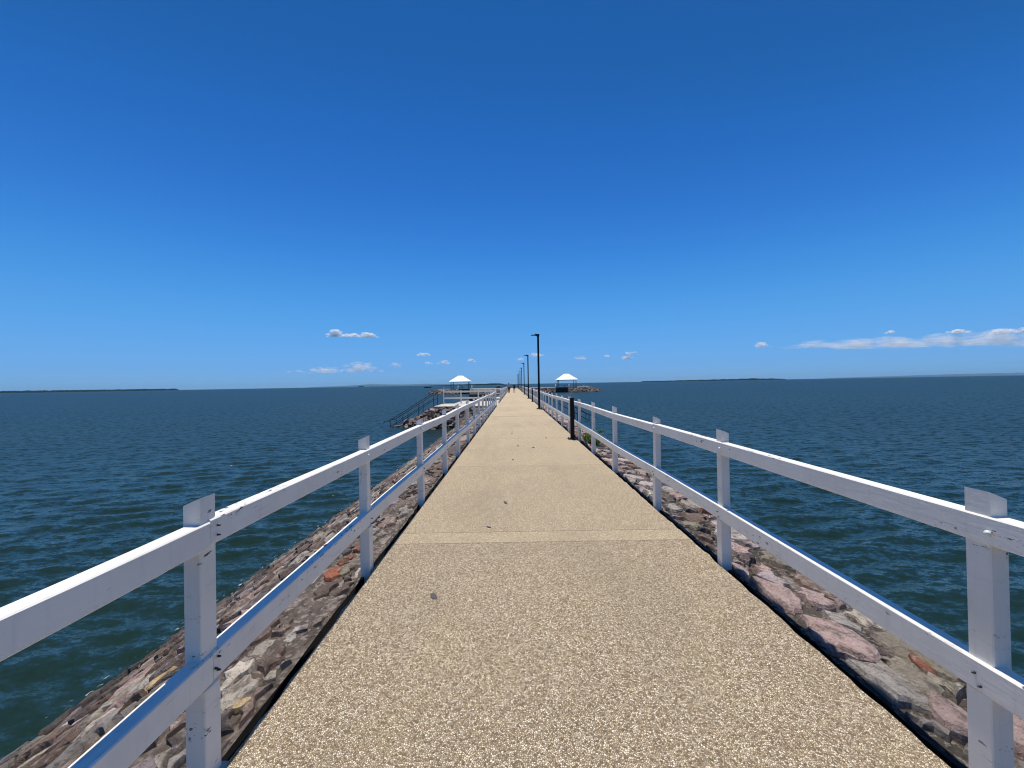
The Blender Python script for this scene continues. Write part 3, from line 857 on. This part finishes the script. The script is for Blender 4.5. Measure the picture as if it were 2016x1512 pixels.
tag(bpy.data.objects['landing_slab.001'], 'pale concrete landing under the dark timber box', 'landing')
m3, o3, c3 = mound('rock_mound', 'low rubble mound carrying the farther left landing', [(-1.4, 36.0), (-5.0, 36.0), (-5.6, 51), (-1.4, 51)], [1.2, 2.0, 2.2, 1.4], -.16, 5, M['mortar_l'])
MB().box((-3.4, 48.5, -.09), (3.6, 4.6, .18), ch=.02).build('landing_slab', M['concrete'])
tag(bpy.data.objects['landing_slab.002'], 'farthest pale concrete landing left of the path', 'landing')
cross_fence('white fence across the farther left landing, seen over the first', -5.4, -1.55, 50.6)

# ------------------------------------------------------------------ cross groynes with shelters
GY = 146.0
def groyne(side):
    s = side; word = 'left' if s < 0 else 'right'
    pts = [(s * 1.5, GY - 5.5), (s * 25.5, GY - 5.0), (s * 28, GY), (s * 25.5, GY + 5), (s * 1.5, GY + 5.5)]
    t, o, c = mound('rock_groyne', f'brown rock groyne reaching out to the {word} under the shelter', pts, [4.6, 4.2, 4.8, 4, 4], -.12, 20 + s, M['mortar_r' if s > 0 else 'mortar_l'], 'groyne', 'rock groynes at the far end')
    rocks_on(t, o, c, -.1, 1200, 30 + s, .8, WL)
    MB().box((s * 14.5, GY, .03), (25.0, 6.4, .30), ch=.03).build('groyne_path', M['concrete'], t)
    # shelter
    sh = thing('shelter', f'open shelter with white hipped roof on the {word} groyne', 'shelter', (s * 19.0, GY, .18), 0, 'white roofed shelters on the groynes')
    ew, ed, ze, zr, rw = 3.75, 3.3, 2.55, 4.75, .75
    mb = MB()
    P = [(-ew, -ed, ze), (ew, -ed, ze), (ew, ed, ze), (-ew, ed, ze)]
    Q = [(-ew, -ed, ze + .09), (ew, -ed, ze + .09), (ew, ed, ze + .09), (-ew, ed, ze + .09)]
    Rg = [(-rw, 0, zr), (rw, 0, zr)]
    mb.add(P + Q + Rg, [[3, 2, 1, 0], [0, 1, 5, 4], [1, 2, 6, 5], [2, 3, 7, 6], [3, 0, 4, 7], [4, 5, 9, 8], [5, 6, 9], [6, 7, 8, 9], [7, 4, 8]])
    rf = mb.build('roof', M['roof'], sh)
    MB().tube([(-rw - .1, 0, zr + .01), (rw + .1, 0, zr + .01)], .07, 8).build('ridge_cap', M['roof'], rf)
    for (a, b) in ((-1, -1), (1, -1), (1, 1), (-1, 1)):
        MB().box((a * 3.05, b * 2.6, 1.28), (.22, .22, 2.56), ch=.01).build('post', M['green_post'], sh)
    for b in (-1, 1):
        MB().box((0, b * 2.6, 2.47), (6.3, .12, .16), ch=.01).build('beam', M['green_post'], sh)
    tb = thing('picnic_table', f'dark picnic table with benches under the {word} shelter', 'table', (s * 19.0, GY, .18), 0, 'picnic tables under the shelters')
    MB().box((0, 0, .74), (1.9, .75, .06), ch=.01).build('table_top', M['dark_timber'], tb)
    for q in (-1, 1):
        MB().box((0, q * .72, .44), (1.9, .3, .05), ch=.01).build('bench_seat', M['dark_timber'], tb)
        MB().box((q * .7, 0, .36), (.08, .6, .71), ch=.01).build('leg', M['dark_timber'], tb)
        MB().box((q * .7, 0, .40), (.07, 1.5, .07)).build('cross_bar', M['dark_timber'], tb)
    # boat landing: dark timber fender wall between two white piles
    xa, xb = (s * 14.3, s * 18.4)
    yl = GY - 9.3
    ld = thing('boat_landing', f'dark timber boat landing between white piles below the {word} shelter', 'landing stage', ((xa + xb) / 2, yl, 0))
    for i in range(9): MB().box((0, 0, -1.75 + i * .225), (abs(xb - xa) - .2, .18, .212), ch=.01).build('plank', M['dark_timber'], ld)
    MB().box((0, 2.2, .12), (abs(xb - xa), 4.6, .2), ch=.01).build('deck', M['dark_timber'], ld)
    for k, x in enumerate((xa - s * .25, xb + s * .25)):
        p = MB().tube([(0, 0, -3.2), (0, 0, 1.25), (0, 0, 1.33)], [.16, .15, .05], 12).build('mooring_pile', M['pile'], smooth=True)
        p.location = (x, yl - .1, 0); p.rotation_euler = (0, R(random.uniform(-2.5, 2.5)), 0)
        tag(p, f'white mooring pile at the {"inner" if k == 0 else "outer"} end of the {word} boat landing', 'pile', 'white mooring piles')
groyne(-1); groyne(1)

# ------------------------------------------------------------------ two people walking away
def skin_body(name, verts, edges, radii, mat, parent, root=0):
    me = bpy.data.meshes.new(name); me.from_pydata(verts, edges, []); me.update()
    o = link(name, me, parent); me.materials.append(mat)
    md = o.modifiers.new('skin', 'SKIN'); md.use_smooth_shade = True
    lay = me.skin_vertices[0].data
    for i, r_ in enumerate(radii): lay[i].radius = r_ if isinstance(r_, tuple) else (r_, r_); lay[i].use_root = (i == root)
    sb = o.modifiers.new('subdivision', 'SUBSURF'); sb.levels = 1; sb.render_levels = 1
    return o
def cloth(name, c): return simple(name, c, .9, spec=.15, var=.15, scale=12)
M['skin'] = cloth('skin', (.33, .19, .13)); M['hair'] = cloth('dark_hair', (.012, .010, .010))
def person(label, loc, rz, h, top, legs, top_mat, leg_mat, shorts, cap, wide=1.0, arms_bent=False):
    t = thing('person', label, 'person', loc, rz, 'people walking away down the path'); k = h / 1.75
    J = {'pel': (0, 0, .95), 'spi': (0, .01, 1.15), 'che': (0, .0, 1.36), 'nek': (0, .01, 1.49), 'hed': (0, .03, 1.58), 'crn': (0, .03, 1.70)}
    st = .14
    for s, n in ((-1, 'l'), (1, 'r')):
        f = st * (1 if s < 0 else -1)
        J['hip' + n] = (s * .095, 0, .90); J['kne' + n] = (s * .105, f * .8, .50); J['ank' + n] = (s * .10, f * .55 - .04, .085); J['toe' + n] = (s * .115, f * .55 + .13, .035)
        J['sho' + n] = (s * .185, 0, 1.40); J['elb' + n] = (s * .25, -f * .5 - .02, 1.12); J['wri' + n] = (s * .24, -f * .8 + .07, .90); J['han' + n] = (s * .235, -f * .9 + .10, .81)
    rad = {'pel': .125, 'spi': .12, 'che': .135, 'nek': .055, 'hed': .085, 'crn': .075, 'hip': .085, 'kne': .057, 'ank': .042, 'toe': .034, 'sho': .062, 'elb': .042, 'wri': .030, 'han': .034}
    E = [('pel', 'spi'), ('spi', 'che'), ('che', 'nek'), ('nek', 'hed'), ('hed', 'crn')]
    for n in 'lr': E += [('pel', 'hip' + n), ('hip' + n, 'kne' + n), ('kne' + n, 'ank' + n), ('ank' + n, 'toe' + n), ('che', 'sho' + n), ('sho' + n, 'elb' + n), ('elb' + n, 'wri' + n), ('wri' + n, 'han' + n)]
    def make(name, names, mat, grow=1.0, add=0.0, over=None):
        idx = {n: i for i, n in enumerate(names)}; P = []
        for n in names:
            p = (over or {}).get(n, J[n]); P.append(tuple(c * k for c in p))
        ed = [(idx[a], idx[b]) for a, b in E if a in idx and b in idx]
        rr = []
        for n in names:
            r_ = (rad[n[:3]] * grow + add) * k
            rr.append((r_ * wide * (1.22 if n in ('pel', 'spi', 'che') else 1), r_ * (.86 if n in ('pel', 'spi', 'che') else 1)))
        return skin_body(name, P, ed, rr, mat, t)
    make('body', list(J), M['skin'])
    make('shirt', ['spi', 'che', 'pel', 'shol', 'shor', 'elbl', 'elbr'], top_mat, 1.0, .018, {'elbl': tuple((a + b) / 2 for a, b in zip(J['shol'], J['elbl'])), 'elbr': tuple((a + b) / 2 for a, b in zip(J['shor'], J['elbr']))})
    if shorts: make('shorts', ['pel', 'hipl', 'hipr', 'knel', 'kner'], leg_mat, 1.0, .02, {'pel': (0, 0, .98), 'knel': tuple(a * .45 + b * .55 for a, b in zip(J['hipl'], J['knel'])), 'kner': tuple(a * .45 + b * .55 for a, b in zip(J['hipr'], J['kner']))})
    else: make('trousers', ['pel', 'hipl', 'hipr', 'knel', 'kner', 'ankl', 'ankr'], leg_mat, 1.0, .018, {'pel': (0, 0, .98)})
    for s, n in ((-1, 'l'), (1, 'r')):
        x, y, z = J['ank' + n]; MB().box((x * k, (y + .06) * k, .04 * k), (.10 * k, .27 * k, .08 * k), ch=.02).build('shoe', M['hair'], t)
    prof = [(.001, .118), (.06, .105), (.092, .06), (.104, .0), (.100, -.05), (.07, -.07)][::-1]
    if cap:
        hc = MB().lathe(prof, (0, .02 * k, 1.655 * k), 12); hc.box((0, .13 * k, 1.645 * k), (.15 * k, .12 * k, .016)); hc.build('cap', cap, t, smooth=False)
    else: MB().lathe([(r_ * 1.03, z) for r_, z in prof], (0, .015 * k, 1.64 * k), 12).build('hair', M['hair'], t, smooth=True)
    return t
person('person in pale grey shirt and dark trousers walking away on the left of the path', (-.85, 74, 0), R(3), 1.80, None, None, cloth('grey_shirt', (.40, .40, .43)), cloth('black_trousers', (.015, .014, .016)), False, None, 1.12)
person('person in white cap, maroon top and dark shorts walking away beside another', (.12, 75, 0), R(-4), 1.70, None, None, cloth('maroon_top', (.055, .022, .030)), cloth('dark_shorts', (.02, .014, .013)), True, cloth('white_cap', (.78, .78, .76)))

# ------------------------------------------------------------------ boats
M['hull_white'] = simple('white_hull', (.78, .78, .77), .35, var=.05); M['hull_dark'] = simple('navy_hull', (.03, .045, .06), .4, var=.1)
M['tint'] = simple('tinted_glass', (.02, .03, .04), .15, var=.1)
def boat(label, px, py_water, length, rz, hull, cabin, canopy=False):
    c = ray(px, py_water, 1.0); dip = EYE - c.z
    D = (EYE - WATER_Z) / max(dip, 1e-3); D = min(max(D, 60), 900)
    p = ray(px, py_water, D)
    t = thing('motor_boat', label, 'boat', (p.x, D, WATER_Z), rz, 'moored boats')
    L = length; W = L * .3; mb = MB(); rings = []
    for i in range(9):
        k = i / 8; w_ = W / 2 * (1 - max(0, (k - .45) / .55) ** 2.2) + .02; sh = .14 * L * (.85 + .35 * k * k); x = (k - .5) * L
        rings.append([(x, -w_, sh), (x, -w_ * .82, .02 * L), (x, 0, -.04 * L), (x, w_ * .82, .02 * L), (x, w_, sh)])
    mb.loft(rings); mb.build('hull', hull, t)
    mb = MB(); zc = .13 * L; hc = .13 * L
    prof = [(-.28 * L, zc), (.22 * L, zc), (.10 * L, zc + hc), (-.26 * L, zc + hc)]
    mb.loft([[(x, -W * .36, z) for x, z in prof], [(x, W * .36, z) for x, z in prof]]); mb.build('cabin', cabin, t)
    for q in (-1, 1): MB().box((-.07 * L, q * W * .365, zc + hc * .62), (.26 * L, .03, hc * .4)).build('cabin_window', M['tint'], t)
    if canopy:
        MB().box((-.06 * L, 0, zc + hc * 1.75), (.5 * L, W * .85, .05 * L * .6), ch=.02).build('canopy', M['hull_white'], t)
        for a in (-.26, .12):
            for q in (-1, 1): MB().tube([(a * L, q * W * .36, zc), (a * L, q * W * .38, zc + hc * 1.75)], .035, 6).build('canopy_pole', M['steel'], t)
    else: MB().tube([(-.1 * L, 0, zc + hc), (-.12 * L, 0, zc + hc * 2.1)], [.05, .02], 6).build('mast', M['hull_white'], t)
    return t
boat('dark motor cruiser moored left of the left shelter', 842, 763.5, 9.5, R(8), M['hull_dark'], M['hull_white'])
boat('small white boat between the dark cruiser and the left shelter', 872.5, 765.5, 3.4, R(-12), M['hull_white'], M['hull_white'])
boat('canopied boat moored left of the path beyond the fence', 982, 763.6, 5.2, R(5), M['hull_dark'], M['hull_dark'], True)
boat('white roofed boat just left of the walkers', 996, 760.4, 6.0, R(-5), M['hull_white'], M['hull_dark'], True)
boat('white boat moored right of the right shelter', 1151.5, 760.2, 4.2, R(10), M['hull_white'], M['hull_white'])
boat('dark low boat just right of the lamp posts', 1037, 762.0, 4.6, R(-6), M['hull_dark'], M['hull_dark'])

# ------------------------------------------------------------------ far shores
def shore(name, label, pts, D, depth, mat, rough, seed, step):
    """wooded shore: (photo x, height in photo px) along its crest, built as a solid ridge with an uneven canopy"""
    vs = []; fs = []; rows = []
    x0, x1 = pts[0][0], pts[-1][0]; n = max(6, int((x1 - x0) / step))
    for i in range(n + 1):
        px = x0 + (x1 - x0) * i / n
        for a, b in zip(pts, pts[1:]):
            if a[0] <= px <= b[0]: hp = a[1] + (b[1] - a[1]) * (px - a[0]) / (b[0] - a[0]); break
        X = ray(px, 756 - (px - 1008) * .01745, D).x; H = hp / FPX * D
        q = X / D * FPX
        def cn(f, o): return mnoise.noise(Vector((q * f, seed * 7.1, o)))
        h1 = H * (1 + rough * (cn(.09, 0) + .6 * cn(.3, 1) + .4 * cn(.8, 2))); h2 = H * (.8 + rough * cn(.2, 3))
        e = min(1, i / 3, (n - i) / 3)
        y = D + depth * .1 * cn(.05, 5)
        q2 = lambda dd: X * (y + depth * dd) / D
        vs += [(q2(0), y, WATER_Z - 1), (q2(.02), y + depth * .02, WATER_Z + h1 * .55 * (.3 + .7 * e)), (q2(.12), y + depth * .12, WATER_Z + h1 * (.2 + .8 * e)), (q2(.6), y + depth * .6, WATER_Z + h2 * (.2 + .8 * e)), (q2(1), y + depth, WATER_Z - 1)]
    for i in range(n):
        for j in range(4): fs.append([i * 5 + j, (i + 1) * 5 + j, (i + 1) * 5 + j + 1, i * 5 + j + 1])
    fs.append([0, 1, 2, 3, 4]); b = n * 5; fs.append([b + 4, b + 3, b + 2, b + 1, b])
    o = MB().add(vs, fs).build(name, mat)
    tag(o, label, None, None, 'structure')
shore('wooded_shore', 'dark low wooded shore on the left horizon', [(-260, 6.0), (0, 4.6), (180, 3.8), (340, 3.2), (351, 2.4)], 3600, 900, M['mangrove'], .25, 1, 1.6)
shore('wooded_headland', 'dark wooded headland behind the left shelter', [(836, .4), (870, 1.1), (905, 1.8), (950, 2.3), (968, 3.0), (985, 2.4), (997, .5)], 2600, 500, M['mangrove'], .22, 2, 1.2)
shore('wooded_island', 'long low wooded island on the right horizon', [(1261, 1.6), (1330, 2.1), (1440, 2.8), (1480, 3.4), (1530, 2.2), (1548, .8)], 4300, 600, M['mangrove'], .22, 3, 1.4)
shore('wooded_islet', 'tiny dark islet on the left horizon', [(703, .5), (709, 2.0), (713, 2.0), (718, .4)], 6500, 120, M['mangrove'], .1, 4, .8)
shore('hills', 'faint blue hills on the horizon left of the pier', [(600, .4), (650, 1.6), (690, 3.0), (735, 5.0), (770, 3.4), (800, 3.0), (838, 3.4), (900, 2.0), (960, 1.0)], 33000, 3000, M['hill'], .10, 5, 4)
shore('hills', 'faint blue hills along the far right horizon', [(1615, .5), (1700, 2.0), (1820, 3.6), (1900, 4.6), (2016, 5.2), (2200, 6)], 27000, 3000, M['hill'], .10, 6, 4)

# ------------------------------------------------------------------ clouds
def m_cloud(name, fac):
    t = NT(name)
    d = t.n('BsdfDiffuse', ins={'Color': (.97, .97, .97, 1)}); tl = t.n('BsdfTranslucent', ins={'Color': (.97, .97, .97, 1)})
    mx = t.n('MixShader', ins={0: .8, 1: d.outputs[0], 2: tl.outputs[0]})
    tr = t.n('BsdfTransparent')
    f = t.n('MixShader', ins={0: fac, 1: tr.outputs[0], 2: mx.outputs[0]})
    t.t.links.new(f.outputs[0], t.out.inputs[0]); return t.mat
M['cloud'] = {f: m_cloud(f'cloud_{i}', f) for i, f in enumerate((.05, .07, .12, .2, .3))}
ICO = None
def cloud(label, lobes, D, fac, n, seed, size):
    """lobes: (photo x, photo y of flat base, half width px, height px, weight); a heap of small soft puffs"""
    global ICO
    if ICO is None:
        bm = bmesh.new(); bmesh.ops.create_icosphere(bm, subdivisions=2, radius=1); ICO = ([v.co.copy() for v in bm.verts], [[v.index for v in f.verts] for f in bm.faces]); bm.free()
    rnd = random.Random(seed); mb = MB(); pp = D / FPX
    tot = sum(l[4] for l in lobes)
    for (cx, cy, hw, hh, wt) in lobes:
        base = ray(cx, cy, D)
        for _ in range(max(3, int(n * wt / tot))):
            u = max(-1, min(1, rnd.gauss(0, .37))); top = hh * (1 - u * u) ** .8
            v = rnd.random() ** 1.3 * top
            s = size * rnd.uniform(.5, 1.2) * (1.15 - .5 * abs(u)) * pp
            c = Vector((base.x + u * hw * pp, base.y + rnd.uniform(-1, 1) * hw * pp * .22, base.z + v * pp + s * .25))
            o = rnd.uniform(0, 50); vs = []
            for q in ICO[0]:
                k = 1 + .35 * mnoise.noise(q * 1.4 + Vector((o, o, 0)))
                p = Vector((q.x * 1.35, q.y * 1.2, q.z * .62)) * k * s
                if p.z < 0: p.z *= .4
                vs.append(c + p)
            mb.add(vs, ICO[1])
    o = mb.build('cloud', M['cloud'][fac], smooth=True, fix=False)
    return tag(o, label, 'cloud', 'small clouds low over the sea')
cloud('brightest small white cloud above the left horizon', [(658, 663, 20, 13, 4), (690, 664, 26, 7, 2), (722, 665, 21, 9, 3)], 7400, .2, 170, 1, 3.6)
cloud('pale flat cloud just below the brightest cloud', [(640, 735, 80, 8, 3), (708, 733, 42, 16, 4)], 21000, .12, 70, 2, 6)
cloud('tiny pale cloud right of the flat cloud', [(780, 724, 16, 8, 1)], 21000, .07, 14, 3, 4)
cloud('thin white cloud streak above the left shelter', [(832, 701, 26, 4, 1)], 15000, .2, 22, 4, 3)
cloud('small white puffs above the left shelter', [(843, 717, 9, 4, 1), (874, 718, 17, 7, 2)], 18000, .2, 26, 5, 3)
cloud('single small puff left of the lamp posts', [(929, 713, 10, 5, 1)], 18000, .2, 14, 6, 3)
cloud('faint cloud behind the nearest lamp post', [(1056, 703, 22, 6, 1)], 18000, .12, 22, 7, 4)
cloud('faint tiny puff between the lamp posts', [(1024, 711, 7, 6, 1)], 18000, .12, 12, 17, 3)
cloud('thin pale cloud streak right of the nearest lamp post', [(1146, 708, 26, 5, 1)], 18000, .12, 20, 8, 3)
cloud('small bright double cloud right of the right shelter', [(1234, 708, 17, 7, 2), (1240, 699, 22, 5, 1), (1196, 703, 10, 4, .5)], 16000, .2, 40, 9, 3)
cloud('lone oval cloud left of the long cloud bank', [(1499, 685, 20, 10, 1)], 11000, .12, 30, 10, 4.5)
cloud('long grey-white cloud bank on the right above the horizon', [(1610, 686, 60, 7, 2), (1680, 688, 75, 11, 3), (1760, 686, 95, 18, 4), (1850, 684, 95, 22, 5), (1950, 682, 105, 24, 6), (2060, 682, 110, 26, 6)], 9500, .05, 460, 33, 10)
cloud('bright white cap on the middle of the long cloud bank', [(1882, 656, 24, 6, 1)], 9300, .3, 26, 12, 4)
cloud('bright white cap near the right end of the long cloud bank', [(1968, 657, 30, 7, 1), (2010, 655, 22, 6, 1)], 9300, .3, 50, 13, 4)
cloud('small white tuft above the left part of the long cloud bank', [(1748, 657, 13, 4, 1)], 9300, .2, 14, 14, 3)

# ------------------------------------------------------------------ haze
def haze():
    t = NT('haze_air'); pv = t.n('VolumePrincipled', ins={'Color': (.40, .72, 1.0, 1), 'Density': 2.4e-5, 'Anisotropy': .1})
    t.t.links.new(pv.outputs[0], t.out.inputs['Volume'])
    o = MB().box((0, 0, 160), (84000, 84000, 335)).build('haze', t.mat); tag(o, kind='stuff')
haze()
